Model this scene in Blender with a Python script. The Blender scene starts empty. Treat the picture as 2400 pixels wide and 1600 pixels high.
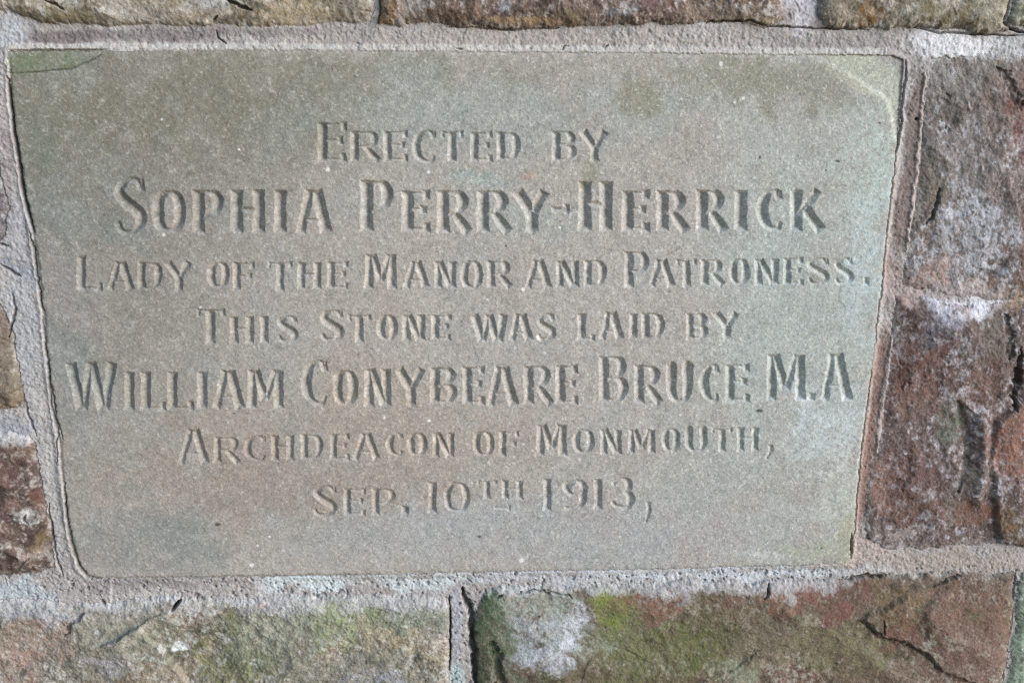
import bpy, math
import numpy as np
from mathutils import Matrix, Vector

S = bpy.context.scene
F32 = np.float32

# ------------------------------------------------------------------ camera pose
# The stone is a true rectangle on a vertical wall; its four corners as seen fix how the camera is held.
IW, IH, CX, CY = 2400.0, 1600.0, 1200.0, 800.0
TL, TR, BR, BL = (18., 118.), (2120., 131.), (1997., 1312.), (187., 1355.)
FOC = 2100.0                 # focal length in photo pixels
DIST = 0.885                 # metres from lens to wall, square on

def _vp(a, b, c, d):
    l1 = np.cross([*a, 1.], [*b, 1.]); l2 = np.cross([*c, 1.], [*d, 1.])
    v = np.cross(l1, l2); return v[:2] / v[2]
_vv = _vp(TL, BL, TR, BR); _vh = _vp(TL, TR, BL, BR)
_D = np.array([_vv[0] - CX, _vv[1] - CY, FOC]); _D /= np.linalg.norm(_D)
if _D[1] < 0: _D = -_D
_R = np.array([_vh[0] - CX, _vh[1] - CY, FOC]); _R /= np.linalg.norm(_R)
if _R[0] < 0: _R = -_R
_R = _R - _D * _R.dot(_D); _R /= np.linalg.norm(_R)
_N = np.cross(_R, _D)
M3 = np.stack([_R, _D, _N])  # rows: wall right, wall down, into the wall (in camera axes)

def px2w(px, py):            # photo point -> wall (x right, y down) in mm
    d = np.stack([(np.asarray(px, float) - CX) / FOC, (np.asarray(py, float) - CY) / FOC, np.ones_like(np.asarray(px, float))])
    w = np.tensordot(M3, d, 1)
    return DIST * 1000 * w[0] / w[2], DIST * 1000 * w[1] / w[2]

cam = bpy.data.cameras.new('camera'); camo = bpy.data.objects.new('camera', cam)
S.collection.objects.link(camo); S.camera = camo
cam.sensor_width = 36.0; cam.lens = FOC / IW * 36.0
cam.clip_start = 0.01; cam.clip_end = 100.0
def _wv(v): return Vector((v[0], v[2], -v[1]))     # wall basis -> world (x, y into wall, z up)
_cx = _wv(M3[:, 0]); _cu = -_wv(M3[:, 1]); _cb = -_wv(M3[:, 2])
camo.matrix_world = Matrix(((_cx.x, _cu.x, _cb.x, 0), (_cx.y, _cu.y, _cb.y, -DIST), (_cx.z, _cu.z, _cb.z, 0), (0, 0, 0, 1)))

# ------------------------------------------------------------------ light: bright cloud low on the right
ALPHA, BETA = math.radians(62), math.radians(19)
LDIR = Vector((math.sin(ALPHA) * math.cos(BETA), -math.cos(ALPHA), math.sin(ALPHA) * math.sin(BETA)))
W = bpy.data.worlds.new('World'); S.world = W; W.use_nodes = True
nt = W.node_tree; bg = nt.nodes['Background']
sky = nt.nodes.new('ShaderNodeTexSky'); sky.sky_type = 'NISHITA'; sky.sun_disc = False
sky.sun_elevation = math.asin(LDIR.z); sky.sun_rotation = math.atan2(LDIR.x, LDIR.y)
sky.air_density = 1.0; sky.dust_density = 1.0; sky.ozone_density = 1.0
nt.links.new(sky.outputs[0], bg.inputs[0]); bg.inputs[1].default_value = 0.07
sun = bpy.data.lights.new('sun', 'SUN'); suno = bpy.data.objects.new('sun', sun)
S.collection.objects.link(suno); sun.energy = 1.3; sun.angle = math.radians(46); sun.color = (0.89, 0.955, 1.05)
suno.rotation_euler = LDIR.to_track_quat('Z', 'Y').to_euler(); suno.location = LDIR * 3
S.view_settings.view_transform = 'Standard'; S.view_settings.look = 'None'
S.view_settings.exposure = 1.55; S.view_settings.gamma = 1.0; S.view_settings.use_curve_mapping = False
S.render.engine = 'CYCLES'; S.cycles.use_denoising = False

# ------------------------------------------------------------------ noise
class Tab:
    cache = {}
def _tab(seed):
    if seed not in Tab.cache:
        Tab.cache[seed] = np.random.default_rng(seed).uniform(-1, 1, 65536).astype(F32)
    return Tab.cache[seed]
def vnoise(x, y, seed):
    t = _tab(seed % 97)
    xi = np.floor(x); yi = np.floor(y)
    fx = (x - xi).astype(F32); fy = (y - yi).astype(F32)
    xi = xi.astype(np.int32); yi = yi.astype(np.int32)
    fx = fx * fx * fx * (fx * (fx * 6 - 15) + 10); fy = fy * fy * fy * (fy * (fy * 6 - 15) + 10)
    x0 = xi & 255; x1 = (xi + 1) & 255; y0 = (yi & 255) << 8; y1 = ((yi + 1) & 255) << 8
    a = t[y0 + x0]; b = t[y0 + x1]; c = t[y1 + x0]; d = t[y1 + x1]
    a = a + (b - a) * fx; c = c + (d - c) * fx
    return a + (c - a) * fy
def fbm(x, y, scale, octv, seed, gain=0.5, ridged=False):
    s = np.zeros(x.shape, F32); amp = 1.0; tot = 0; f = 1.0 / scale
    for k in range(octv):
        a = 0.7 + 1.13 * k + seed
        ca, sa = math.cos(a) * f, math.sin(a) * f
        n = vnoise(x * ca - y * sa + 37.1 * k + seed * 3.3, x * sa + y * ca + 11.7 * k + seed * 7.9, seed + k * 5)
        if ridged: n = 1 - 2 * np.abs(n)
        s += amp * n; tot += amp; amp *= gain; f *= 2.03
    return s / tot
def sstep(a, b, x):
    t = np.clip((x - a) / (b - a), 0, 1); return t * t * (3 - 2 * t)
def facets(x, y, cell, seed, tilt=0.5, curve=0.9, jit=0.85):
    """chipped, flaked surface: the lowest of many tilted shallow dishes round scattered points (mm)"""
    rng = np.random.default_rng(seed); n = 64
    ox = rng.uniform(-jit / 2, jit / 2, (n, n)); oy = rng.uniform(-jit / 2, jit / 2, (n, n))
    h0 = rng.uniform(-0.35, 0.35, (n, n)); gx = rng.normal(0, tilt, (n, n)); gy = rng.normal(0, tilt, (n, n))
    u = x / cell; v = y / cell
    ui = np.floor(u).astype(np.int32); vi = np.floor(v).astype(np.int32)
    best = np.full(x.shape, 9.0, F32)
    for dj in (-1, 0, 1):
        for di in (-1, 0, 1):
            a = (ui + di); b = (vi + dj); am = a & 63; bm = b & 63
            dx = u - (a + 0.5 + ox[bm, am]); dy = v - (b + 0.5 + oy[bm, am])
            h = h0[bm, am] + gx[bm, am] * dx + gy[bm, am] * dy + curve * (dx * dx + dy * dy)
            best = np.minimum(best, h.astype(F32))
    return best * cell

# ------------------------------------------------------------------ the grid on the wall (mm)
STEP = 0.64
_cx0, _cy0 = px2w(np.array([-20., 2420., -20., 2420.]), np.array([-20., -20., 1620., 1620.]))
xa, xb, ya, yb = _cx0.min() - 4, _cx0.max() + 4, _cy0.min() - 4, _cy0.max() + 4
def axis(a, b, ext=190.0):
    core = np.arange(a, b, STEP); up = []; s = STEP; p = core[-1]
    while p < b + ext: s = min(s * 1.18, 6.0); p += s; up.append(p)
    dn = []; s = STEP; p = core[0]
    while p > a - ext: s = min(s * 1.18, 6.0); p -= s; dn.append(p)
    return np.concatenate([dn[::-1], core, up])
AX, AY = axis(xa, xb), axis(ya, yb)
X, Y = np.meshgrid(AX, AY); X = X.astype(F32); Y = Y.astype(F32)
NY, NX = X.shape
_c = np.tensordot(M3.T, np.stack([X, Y, np.full_like(X, DIST * 1000)]), 1)
PX = (CX + FOC * _c[0] / _c[2]).astype(F32); PY = (CY + FOC * _c[1] / _c[2]).astype(F32); del _c
_x0, _y0 = px2w(np.array([1100., 1200.]), np.array([800., 800.])); MM = abs(_x0[1] - _x0[0]) / 100.0   # mm per photo pixel

Hh = np.zeros_like(X)                       # relief towards the viewer, mm
COL = np.zeros((NY, NX, 3), F32)
def C(r, g, b):
    c = np.array([r, g, b], float) / 255.0
    return np.where(c <= 0.04045, c / 12.92, ((c + 0.055) / 1.055) ** 2.4).astype(F32)
def window(x0, y0, x1, y1, pad=0):
    """slices of the grid that cover a box of photo points"""
    wx, wy = px2w(np.array([x0 - pad, x1 + pad, x0 - pad, x1 + pad]), np.array([y0 - pad, y0 - pad, y1 + pad, y1 + pad]))
    i0, i1 = np.searchsorted(AX, wx.min()), np.searchsorted(AX, wx.max()) + 1
    j0, j1 = np.searchsorted(AY, wy.min()), np.searchsorted(AY, wy.max()) + 1
    return slice(max(j0 - 1, 0), min(j1 + 1, NY)), slice(max(i0 - 1, 0), min(i1 + 1, NX))

# irregular edges for every stain and joint
WX = fbm(X, Y, 26, 4, 3) ; WY = fbm(X, Y, 26, 4, 19)
FX = fbm(X, Y, 5, 3, 41); FY = fbm(X, Y, 5, 3, 57)

def seg_dist(px, py, a, b):
    vx, vy = b[0] - a[0], b[1] - a[1]; L2 = vx * vx + vy * vy + 1e-9
    t = np.clip(((px - a[0]) * vx + (py - a[1]) * vy) / L2, 0, 1)
    return np.hypot(px - a[0] - t * vx, py - a[1] - t * vy), t
def poly_sd(px, py, poly):
    """signed distance in photo pixels, positive inside"""
    d = np.full(px.shape, 1e9, F32); ins = np.zeros(px.shape, bool); n = len(poly)
    for i in range(n):
        a, b = poly[i], poly[(i + 1) % n]
        d = np.minimum(d, seg_dist(px, py, a, b)[0])
        if a[1] != b[1]:
            c = ((a[1] > py) != (b[1] > py)) & (px < (b[0] - a[0]) * (py - a[1]) / (b[1] - a[1]) + a[0])
            ins ^= c
    return np.where(ins, d, -d).astype(F32)

# ------------------------------------------------------------------ stones of the wall: outlines as laid
FAR = 700
STONES = {
 'A': [(-FAR,-FAR),(845,-FAR),(866,-40),(876,20),(872,52),(700,56),(500,64),(380,58),(250,62),(120,54),(60,40),(20,24),(-FAR,20)],
 'B': [(905,-FAR),(1850,-FAR),(1842,-20),(1836,46),(1790,64),(1730,52),(1660,52),(1600,57),(1400,58),(1300,66),(1200,68),(1100,60),(1000,55),(930,58),(886,54),(892,0)],
 'D': [(1925,-FAR),(2440,-FAR),(2385,-60),(2363,10),(2350,50),(2364,70),(2330,76),(2200,72),(2120,68),(2010,63),(1935,60),(1915,30)],
 'E': [(2462,-FAR),(3100,-FAR),(3100,74),(2440,76),(2378,64),(2360,50),(2374,10)],
 'F': [(2185,130),(3100,120),(3100,694),(2420,692),(2340,704),(2290,700),(2210,690),(2150,676),(2112,664),(2144,500),(2160,350),(2168,250)],
 'G': [(2100,690),(2150,698),(2210,708),(2300,716),(2370,706),(3100,704),(3100,1290),(2400,1282),(2330,1278),(2210,1286),(2080,1290),(2028,1268),(2036,1150),(2058,1000),(2076,880),(2092,790)],
 'H': [(1112,1430),(1140,1390),(1180,1378),(1300,1376),(1440,1370),(1600,1362),(1800,1364),(1960,1362),(2060,1346),(2200,1340),(2384,1344),(2374,1420),(2357,1520),(2347,1620),(2300,2300),(1150,2300),(1122,1620),(1108,1500)],
 'J': [(2396,1338),(3100,1330),(3100,2300),(2330,2300),(2360,1620),(2376,1480)],
 'I': [(-FAR,1425),(0,1402),(100,1404),(250,1410),(400,1400),(560,1404),(640,1396),(760,1400),(900,1395),(1000,1398),(1045,1406),(1050,1550),(1045,2300),(-FAR,2300)],
 'M': [(-FAR,1012),(20,1004),(76,1022),(92,1080),(108,1180),(124,1270),(134,1332),(60,1346),(-FAR,1350)],
 'L': [(-FAR,715),(8,715),(34,770),(45,850),(58,940),(34,955),(-FAR,962)],
 'K': [(-FAR,130),(-40,140),(-22,300),(4,420),(16,490),(14,545),(-10,585),(-FAR,600)],
}
SLAB = [(18,119),(700,118),(1400,124),(2098,130),(2117,140),(2108,280),(2086,480),(2064,690),(2044,860),(2018,1060),(2006,1190),(1997,1300),(1985,1320),(1700,1329),(1340,1338),(900,1346),(600,1354),(240,1358),(205,1350),(184,1328),(166,1262),(150,1165),(138,1050),(128,965),(110,850),(100,735),(78,560),(56,440),(38,340),(24,215)]

# mortar everywhere first ------------------------------------------------------
n1 = fbm(X, Y, 60, 4, 7); n2 = fbm(X, Y, 12, 4, 13); n3 = fbm(X, Y, 3.2, 3, 17); n4 = fbm(X, Y, 2.0, 2, 29)
LAB = np.zeros((NY, NX), np.int32)          # 0 mortar, 1 inscribed stone, 2.. wall stones
Hh[:] = -2.2 + 1.2 * n1 + 0.8 * n2 + 0.7 * n3
COL[:] = C(158, 155, 155)
def mix(mask, col, sl=None):
    c = COL if sl is None else COL[sl]
    c += mask[..., None] * (np.asarray(col, F32) - c)
def blob(cx, cy, rx, ry, col, k=1.0, ang=0.0, soft=0.6, warp=1.0, grain=0.0, only=None):
    """a stain of its own shape on the surface: ellipse in photo points with a wandering edge"""
    r = max(rx, ry) * (1.5 + 0.4 * warp) + 30
    sl = window(cx - r, cy - r, cx + r, cy + r)
    m_ = min(rx, ry); wv = warp * min(m_ * 0.9, 46)
    x = PX[sl] + WX[sl] * wv * 1.5 + FX[sl] * min(wv, 14) * 0.8 - cx
    y = PY[sl] + WY[sl] * wv * 1.5 + FY[sl] * min(wv, 14) * 0.8 - cy
    a = math.radians(ang); ca, sa = math.cos(a), math.sin(a)
    d = np.hypot((x * ca + y * sa) / rx, (-x * sa + y * ca) / ry)
    m = sstep(1 + soft * 0.5, 1 - soft * 0.7, d) * k
    if grain: m = m * np.clip(0.72 - 0.17 * min(grain, 1) + grain * (n3[sl] * 1.5 + n2[sl] * 0.9 + n4[sl] * 0.4), 0, 1)
    if only is not None: m = m * np.isin(LAB[sl], only)
    mix(m.astype(F32), col, sl)

mix(sstep(-0.2, 0.7, n1), C(172, 170, 170)); mix(sstep(0.0, 0.8, n2) * 0.5, C(138, 133, 133)); mix(sstep(0.25, 0.8, n3) * 0.45, C(196, 198, 200))

# wall stones ------------------------------------------------------------------
#          bulge  rise  facet  chip  grain  bed angle
SHAPE = {'A': (7, 46, 2.2, 50, 1.2, 20), 'B': (9, 40, 2.4, 46, 1.6, 60), 'D': (10, 40, 2.6, 40, 1.2, -30), 'E': (6, 40, 1.6, 50, 0.9, 0),
         'F': (3.5, 60, 1.9, 60, 1.5, 68), 'G': (5, 70, 2.3, 62, 1.4, 68), 'H': (9, 70, 2.2, 66, 1.0, 25), 'J': (5, 40, 1.2, 50, 1.0, 0), 'I': (9, 60, 2.2, 44, 1.7, -28),
         'M': (8, 40, 2.6, 44, 1.1, 40), 'L': (7, 34, 2.6, 34, 1.2, 20), 'K': (5, 34, 2.0, 34, 1.0, 0)}
PAL = {  # base, second, third, lichen, dark
 'A': ((146,141,130), (166,158,144), (120,110,94), (186,186,182), (92,82,68)),
 'B': ((118,104,96), (138,118,100), (96,80,76), (176,172,172), (74,64,60)),
 'D': ((124,118,104), (138,132,118), (108,100,84), (170,168,162), (78,72,60)),
 'E': ((128,130,112), (142,142,124), (112,112,92), (170,172,164), (86,86,72)),
 'F': ((126,118,116), (136,126,122), (112,100,96), (178,182,190), (80,74,72)),
 'G': ((108,96,93), (118,106,103), (96,80,77), (166,166,174), (72,62,60)),
 'H': ((104,92,82), (108,88,79), (96,98,77), (148,147,138), (70,64,54)),
 'J': ((134,152,136), (146,160,148), (116,130,112), (180,188,180), (92,102,88)),
 'I': ((132,129,119), (142,130,119), (112,114,98), (176,178,176), (84,84,74)),
 'M': ((94,80,75), (110,94,85), (82,67,63), (160,156,152), (62,52,50)),
 'L': ((118,108,98), (130,118,104), (104,92,82), (168,164,160), (76,66,60)),
 'K': ((118,112,116), (128,122,124), (102,94,98), (168,168,172), (76,72,76)),
}
STONE_ID = {}
for k, key in enumerate(STONES):
    lab = 2 + k; STONE_ID[key] = lab
    poly = STONES[key]
    xs = [p[0] for p in poly]; ys = [p[1] for p in poly]
    sl = window(max(min(xs), -450), max(min(ys), -450), min(max(xs), 2850), min(max(ys), 2050), 30)
    x, y = X[sl], Y[sl]
    sd = poly_sd(PX[sl] + WX[sl] * 9 + FX[sl] * 5, PY[sl] + WY[sl] * 9 + FY[sl] * 5, poly)
    bulge, rise, fac, cell, gr, ang = SHAPE[key]
    a = math.radians(ang); u = x * math.cos(a) + y * math.sin(a); v = -x * math.sin(a) + y * math.cos(a)
    ins = sd > 0
    wu = u + 6 * fbm(x, y, 30, 3, 60 + k); wv = v + 6 * fbm(x, y, 30, 3, 71 + k)
    f1 = facets(wu * 0.62, wv, cell, 100 + k, 0.55, 0.8) / cell
    f2 = facets(wu * 0.6 + 90, wv + 31, cell * 0.3, 200 + k, 0.55, 0.8) / cell
    rg = fbm(wu * 0.45, wv, 9, 4, 80 + k, 0.55, ridged=True)
    gn = fbm(x, y, 2.6, 3, 90 + k, 0.65)
    e = np.clip(sd * MM / (rise * MM), 0, 1); prof = np.sqrt(np.clip(e * (2 - e), 0, 1))
    h = -3.0 + bulge * prof + prof * (fac * 3.4 * f1 + fac * 1.5 * f2 + 0.40 * gr * rg + 0.9 * gr * fbm(x, y, 11, 3, 95 + k)) + gr * 0.42 * gn
    sub = Hh[sl]; sub[ins] = h[ins]
    LAB[sl][ins] = lab
    # colour of the stone itself: bedding, iron, lichen crust
    base, c2, c3, li, dk = [C(*q) for q in PAL[key]]
    col = np.empty(x.shape + (3,), F32); col[:] = base
    b1 = fbm(wu * 0.4, wv, 34, 4, 30 + k); b2 = fbm(wu * 0.5, wv, 15, 4, 45 + k); b3 = fbm(x, y, 6, 4, 50 + k, 0.65); b4 = fbm(x, y, 2.2, 2, 77 + k)
    def mx(m, c): col[:] += (m[..., None] * (c - col)).astype(F32)
    mx(sstep(0.0, 0.5, b1), c2); mx(sstep(0.05, 0.5, b2) * 0.85, c3)
    mx(sstep(0.12, 0.42, b3 + 0.35 * b1) * 0.7, li); mx(sstep(0.16, 0.46, -b3 + 0.3 * b2) * 0.65, dk)
    mx(sstep(0.34, 0.7, b4 + 0.5 * b3 + 0.25 * b1) * 0.4, li); mx(sstep(0.34, 0.7, -b4 - 0.4 * b3) * 0.5, dk)
    col *= (1 + 0.17 * b4 + 0.15 * gn + 0.12 * b3)[..., None]
    edge = sstep(16, 0, sd + 12 * n2[sl])                     # mortar smeared over the arris
    mx(edge * 0.55 * np.clip(0.6 + n3[sl], 0, 1), C(168, 166, 164))
    cs = COL[sl]; cs[ins] = np.clip(col, 0.01, 1)[ins]

# inscribed stone ----------------------------------------------------------------
sl = window(0, 100, 2140, 1380, 20)
sdS = np.full(X.shape, -1e3, F32)
sdS[sl] = poly_sd(PX[sl] + FX[sl] * 2.2 + WX[sl] * 3, PY[sl] + FY[sl] * 2.2 + WY[sl] * 2, SLAB)
insS = sdS > 0; LAB[insS] = 1
g1 = fbm(X, Y, 140, 3, 5); g2 = fbm(X, Y, 44, 4, 8); g3 = fbm(X, Y, 9, 4, 12, 0.6); g4 = fbm(X, Y, 2.4, 2, 15, 0.7); g5 = fbm(X, Y, 1.6, 1, 23)
_a = math.radians(-38); tool = fbm((X * math.cos(_a) + Y * math.sin(_a)) * 0.22, -X * math.sin(_a) + Y * math.cos(_a), 3.0, 2, 66)
slab_h = 0.16 * tool + 0.5 * g1 + 0.25 * g2 + 0.30 * g3 + 0.16 * g4 - (0.4 + 1.1 * sstep(130, 190, PY) * sstep(1500, 400, PX)) * sstep(9, 0, sdS + 3 * g3)
Hh[insS] = slab_h[insS]
SID = [1]
sc = np.empty((NY, NX, 3), F32); sc[:] = C(162, 160, 155)
tmp = COL.copy(); tmp[insS] = sc[insS]; COL[:] = tmp; del tmp, sc
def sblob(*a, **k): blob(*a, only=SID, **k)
# broad tones of the face: darker olive upper left, warm buff middle, paler, with lichen, on the right and foot
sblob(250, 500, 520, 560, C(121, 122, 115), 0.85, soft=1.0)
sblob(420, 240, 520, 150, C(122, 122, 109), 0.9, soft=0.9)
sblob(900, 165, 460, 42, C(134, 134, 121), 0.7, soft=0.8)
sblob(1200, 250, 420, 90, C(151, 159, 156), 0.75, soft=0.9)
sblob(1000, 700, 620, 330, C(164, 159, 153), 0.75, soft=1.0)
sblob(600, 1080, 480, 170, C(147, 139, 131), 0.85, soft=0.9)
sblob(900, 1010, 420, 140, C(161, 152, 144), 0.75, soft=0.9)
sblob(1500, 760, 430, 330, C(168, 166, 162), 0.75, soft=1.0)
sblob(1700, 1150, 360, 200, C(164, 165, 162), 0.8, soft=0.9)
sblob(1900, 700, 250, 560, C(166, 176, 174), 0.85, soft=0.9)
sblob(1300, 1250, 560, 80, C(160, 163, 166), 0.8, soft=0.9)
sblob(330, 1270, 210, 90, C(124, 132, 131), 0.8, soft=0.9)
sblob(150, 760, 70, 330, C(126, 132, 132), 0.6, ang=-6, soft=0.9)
ms = insS.astype(F32)
mix(ms * sstep(0.0, 0.5, g2) * 0.40, C(158, 151, 147)); mix(ms * sstep(0.0, 0.5, -g2) * 0.30, C(150, 157, 157))
mix(ms * sstep(0.1, 0.6, g3) * 0.26, C(176, 177, 174)); mix(ms * sstep(0.1, 0.6, -g3) * 0.26, C(124, 124, 120))
# particular stains
sblob(1490, 225, 56, 46, C(138, 138, 122), 0.75, soft=0.5, warp=0.5)
sblob(1390, 395, 22, 40, C(138, 139, 122), 0.6, soft=0.8)
sblob(1860, 210, 170, 62, C(138, 139, 128), 0.8, ang=8, soft=0.6)
sblob(1700, 170, 180, 40, C(140, 142, 128), 0.6, soft=0.8)
sblob(2030, 165, 120, 34, C(172, 177, 165), 0.9, ang=24, soft=0.35, warp=0.5)
sblob(2085, 210, 34, 60, C(174, 179, 168), 0.85, ang=-8, soft=0.4, warp=0.5)
sblob(2000, 195, 96, 10, C(178, 178, 164), 0.6, ang=28, soft=0.5, warp=0.4)
sblob(2050, 420, 44, 190, C(176, 193, 190), 0.85, soft=0.8, grain=0.6)
sblob(2030, 640, 50, 170, C(180, 194, 197), 0.85, soft=0.8, grain=0.6)
sblob(1950, 1020, 110, 100, C(186, 196, 200), 0.85, soft=0.7, grain=0.8)
sblob(1975, 1160, 50, 130, C(180, 187, 180), 0.75, soft=0.7, grain=0.7)
sblob(1985, 1250, 24, 80, C(162, 163, 142), 0.7, ang=8, soft=0.6)
sblob(1900, 1290, 110, 20, C(160, 166, 150), 0.6, soft=0.8)
sblob(1780, 1300, 70, 14, C(186, 192, 196), 0.6, soft=0.7, grain=0.7)
sblob(95, 142, 120, 26, C(114, 124, 102), 0.85, grain=0.7, ang=-5, soft=0.6, warp=0.6)
sblob(60, 145, 40, 22, C(112, 121, 98), 0.5, soft=0.8)
sblob(70, 300, 34, 130, C(116, 118, 108), 0.6, ang=-6, soft=0.9)
sblob(100, 330, 50, 50, C(112, 122, 108), 0.4, soft=0.9)
sblob(1235, 415, 22, 8, C(170, 150, 138), 0.6, soft=0.8)
sblob(300, 550, 60, 40, C(120, 130, 128), 0.5, soft=0.9)
sblob(1250, 520, 130, 30, C(152, 162, 160), 0.5, soft=0.9)
sblob(1130, 425, 80, 16, C(150, 166, 164), 0.6, soft=0.9)
sblob(520, 1180, 40, 12, C(112, 116, 110), 0.3, soft=0.9)
sblob(630, 1130, 150, 60, C(150, 138, 133), 0.5, soft=0.9)
# quartz grains and soot specks
gr = ms * (1 + 0.6 * sstep(1500, 2050, PX))
mix((ms * sstep(0.62, 0.85, g5 + 0.25 * g4) * 0.55 * np.clip(0.5 + 0.5 * sstep(300, 2000, PX), 0, 1)).astype(F32), C(198, 202, 200))
mix((ms * sstep(0.60, 0.85, -g5 + 0.25 * g4) * 0.40).astype(F32), C(98, 100, 98))
g6 = fbm(X, Y, 3.4, 2, 88, 0.7)
COL *= (1 + ms * (0.12 * g4 + 0.06 * g5 + 0.11 * g6 + 0.07 * tool))[..., None]
for (sx, sy, sr) in ((769, 397, 5), (768, 22, 4), (622, 924, 4), (1626, 782, 4), (1226, 678, 5), (1264, 790, 6), (34, 616, 5), (632, 1257, 3), (604, 1277, 3), (1312, 533, 3), (900, 978, 3), (1144, 702, 3),
                     (1005, 985, 4), (1004, 403, 4), (380, 280, 3), (384, 550, 4), (1742, 230, 4), (1690, 150, 5), (1722, 240, 3), (590, 1324, 5), (1222, 1312, 6), (560, 350, 3), (470, 720, 3)):
    blob(sx, sy, sr, sr, C(222, 224, 222), 0.9, soft=0.6, warp=0.3)
for (sx, sy, rx, ry) in ((1780, 369, 3, 4), (1964, 378, 6, 3), (2062, 288, 4, 2), (1186, 576, 3, 3), (1781, 962, 9, 4), (1925, 1284, 4, 2), (1936, 400, 3, 2), (1124, 1257, 4, 3), (510, 1228, 7, 4), (548, 968, 4, 2)):
    blob(sx, sy, rx, ry, C(58, 60, 58), 0.85, soft=0.6, warp=0.3)

# ------------------------------------------------------------------ mortar details
MOR = [0]
def mblob(*a, **k): blob(*a, only=MOR, **k)
mblob(140, 85, 150, 17, C(118, 111, 113), 0.9, soft=0.6, warp=0.5)
mblob(400, 80, 150, 16, C(122, 116, 118), 0.8, soft=0.7, warp=0.5)
mblob(640, 74, 130, 12, C(128, 122, 124), 0.7, soft=0.7, warp=0.5)
mblob(30, 60, 46, 40, C(172, 178, 186), 0.8, soft=0.7)
mblob(1000, 90, 420, 26, C(164, 159, 156), 0.7, soft=0.8)
mblob(1500, 92, 350, 22, C(166, 161, 159), 0.7, soft=0.8)
mblob(1960, 95, 220, 26, C(150, 146, 146), 0.7, soft=0.8)
mblob(2240, 100, 120, 30, C(206, 208, 214), 0.95, soft=0.5, warp=0.6)
mblob(2390, 110, 60, 26, C(180, 186, 190), 0.7, soft=0.6)
mblob(1872, 20, 34, 50, C(192, 192, 200), 0.8, soft=0.6)
mblob(2144, 300, 22, 140, C(120, 109, 106), 0.9, ang=6, soft=0.4, warp=0.3)
mblob(2120, 490, 20, 110, C(126, 114, 111), 0.9, ang=7, soft=0.4, warp=0.3)
mblob(2092, 660, 30, 60, C(150, 134, 128), 0.7, ang=8, soft=0.6)
mblob(2062, 880, 22, 120, C(128, 108, 102), 0.9, ang=9, soft=0.5, warp=0.3)
mblob(2030, 1100, 22, 150, C(128, 104, 97), 0.9, ang=7, soft=0.5, warp=0.3)
mblob(2030, 1300, 60, 30, C(170, 157, 153), 0.8, soft=0.6)
mblob(2220, 1316, 200, 22, C(158, 149, 143), 0.8, soft=0.6)
mblob(2250, 700, 200, 40, C(160, 154, 158), 0.9, ang=4, soft=0.6); mblob(2130, 670, 60, 34, C(164, 152, 150), 0.8, soft=0.6); mblob(2290, 715, 60, 24, C(206, 210, 220), 0.8, soft=0.5); mblob(2390, 690, 40, 24, C(160, 142, 126), 0.7)
mblob(45, 560, 40, 100, C(162, 164, 170), 0.7, soft=0.7)
mblob(70, 800, 40, 170, C(160, 164, 170), 0.8, ang=-8, soft=0.6)
mblob(115, 1080, 26, 260, C(168, 167, 167), 0.9, ang=-7, soft=0.5, warp=0.4)
mblob(30, 640, 50, 40, C(140, 146, 156), 0.8, soft=0.7)
mblob(20, 985, 70, 26, C(146, 150, 160), 0.8, soft=0.7)
mblob(12, 380, 14, 170, C(142, 134, 138), 0.7, soft=0.7)
mblob(50, 1385, 90, 26, C(166, 178, 186), 0.8, soft=0.6)
mblob(330, 1372, 150, 14, C(126, 122, 126), 0.6, soft=0.7)
mblob(720, 1368, 120, 22, C(190, 202, 208), 0.9, soft=0.6)
mblob(1010, 1362, 130, 24, C(184, 194, 198), 0.8, soft=0.6)
mblob(1300, 1352, 220, 18, C(176, 180, 188), 0.8, soft=0.7)
mblob(1700, 1342, 300, 18, C(184, 190, 198), 0.9, soft=0.7)
mblob(1070, 1460, 14, 90, C(164, 166, 176), 0.8, soft=0.6, warp=0.3)
mblob(1072, 1590, 18, 40, C(170, 188, 190), 0.8, soft=0.6, warp=0.3)
mo = (LAB == 0).astype(F32)
near = sstep(-17, -3, sdS)
# struck lip of mortar along the head of the stone, a thin pale line down its right side
lip = mo * sstep(-19 - 5 * n2, -14, sdS) * (PY < 150) * (PX > 10) * (PX < 2080)
Hh += lip * 0.9
mix((lip * 0.8 * np.clip(0.95 + 0.6 * n2 + 0.5 * n3, 0, 1)).astype(F32), C(184, 184, 181))
w_ = mo * sstep(-16, -2, sdS + 3 * n2); Hh = Hh * (1 - w_) + w_ * (-0.5 + 0.35 * n3)
lr = mo * sstep(-12, -4, sdS) * (PX > 1900) * (PY > 300)
mix((lr * 0.8 * np.clip(0.6 + 0.9 * n2, 0, 1)).astype(F32), C(190, 176, 166))
ll = mo * (PX < 260) * (PY > 140); Hh += ll * 2.0
Hh += mo * 0.35 * n4
pits = mo * sstep(0.40, 0.70, fbm(X, Y, 4.0, 2, 63)) * (0.3 + 0.7 * sstep(1320, 1350, PY))
Hh -= pits * 2.2; mix((pits * 0.45).astype(F32), C(96, 94, 96))
COL *= (1 + mo * (0.10 * n4 + 0.12 * n3))[..., None]

# ------------------------------------------------------------------ stains and crusts on the rough stones
def st(key, *a, **k):
    k.setdefault('grain', 0.45); k.setdefault('soft', 0.5)
    blob(*a, only=[STONE_ID[c] for c in key.replace('F', 'FG')], **k)
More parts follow.
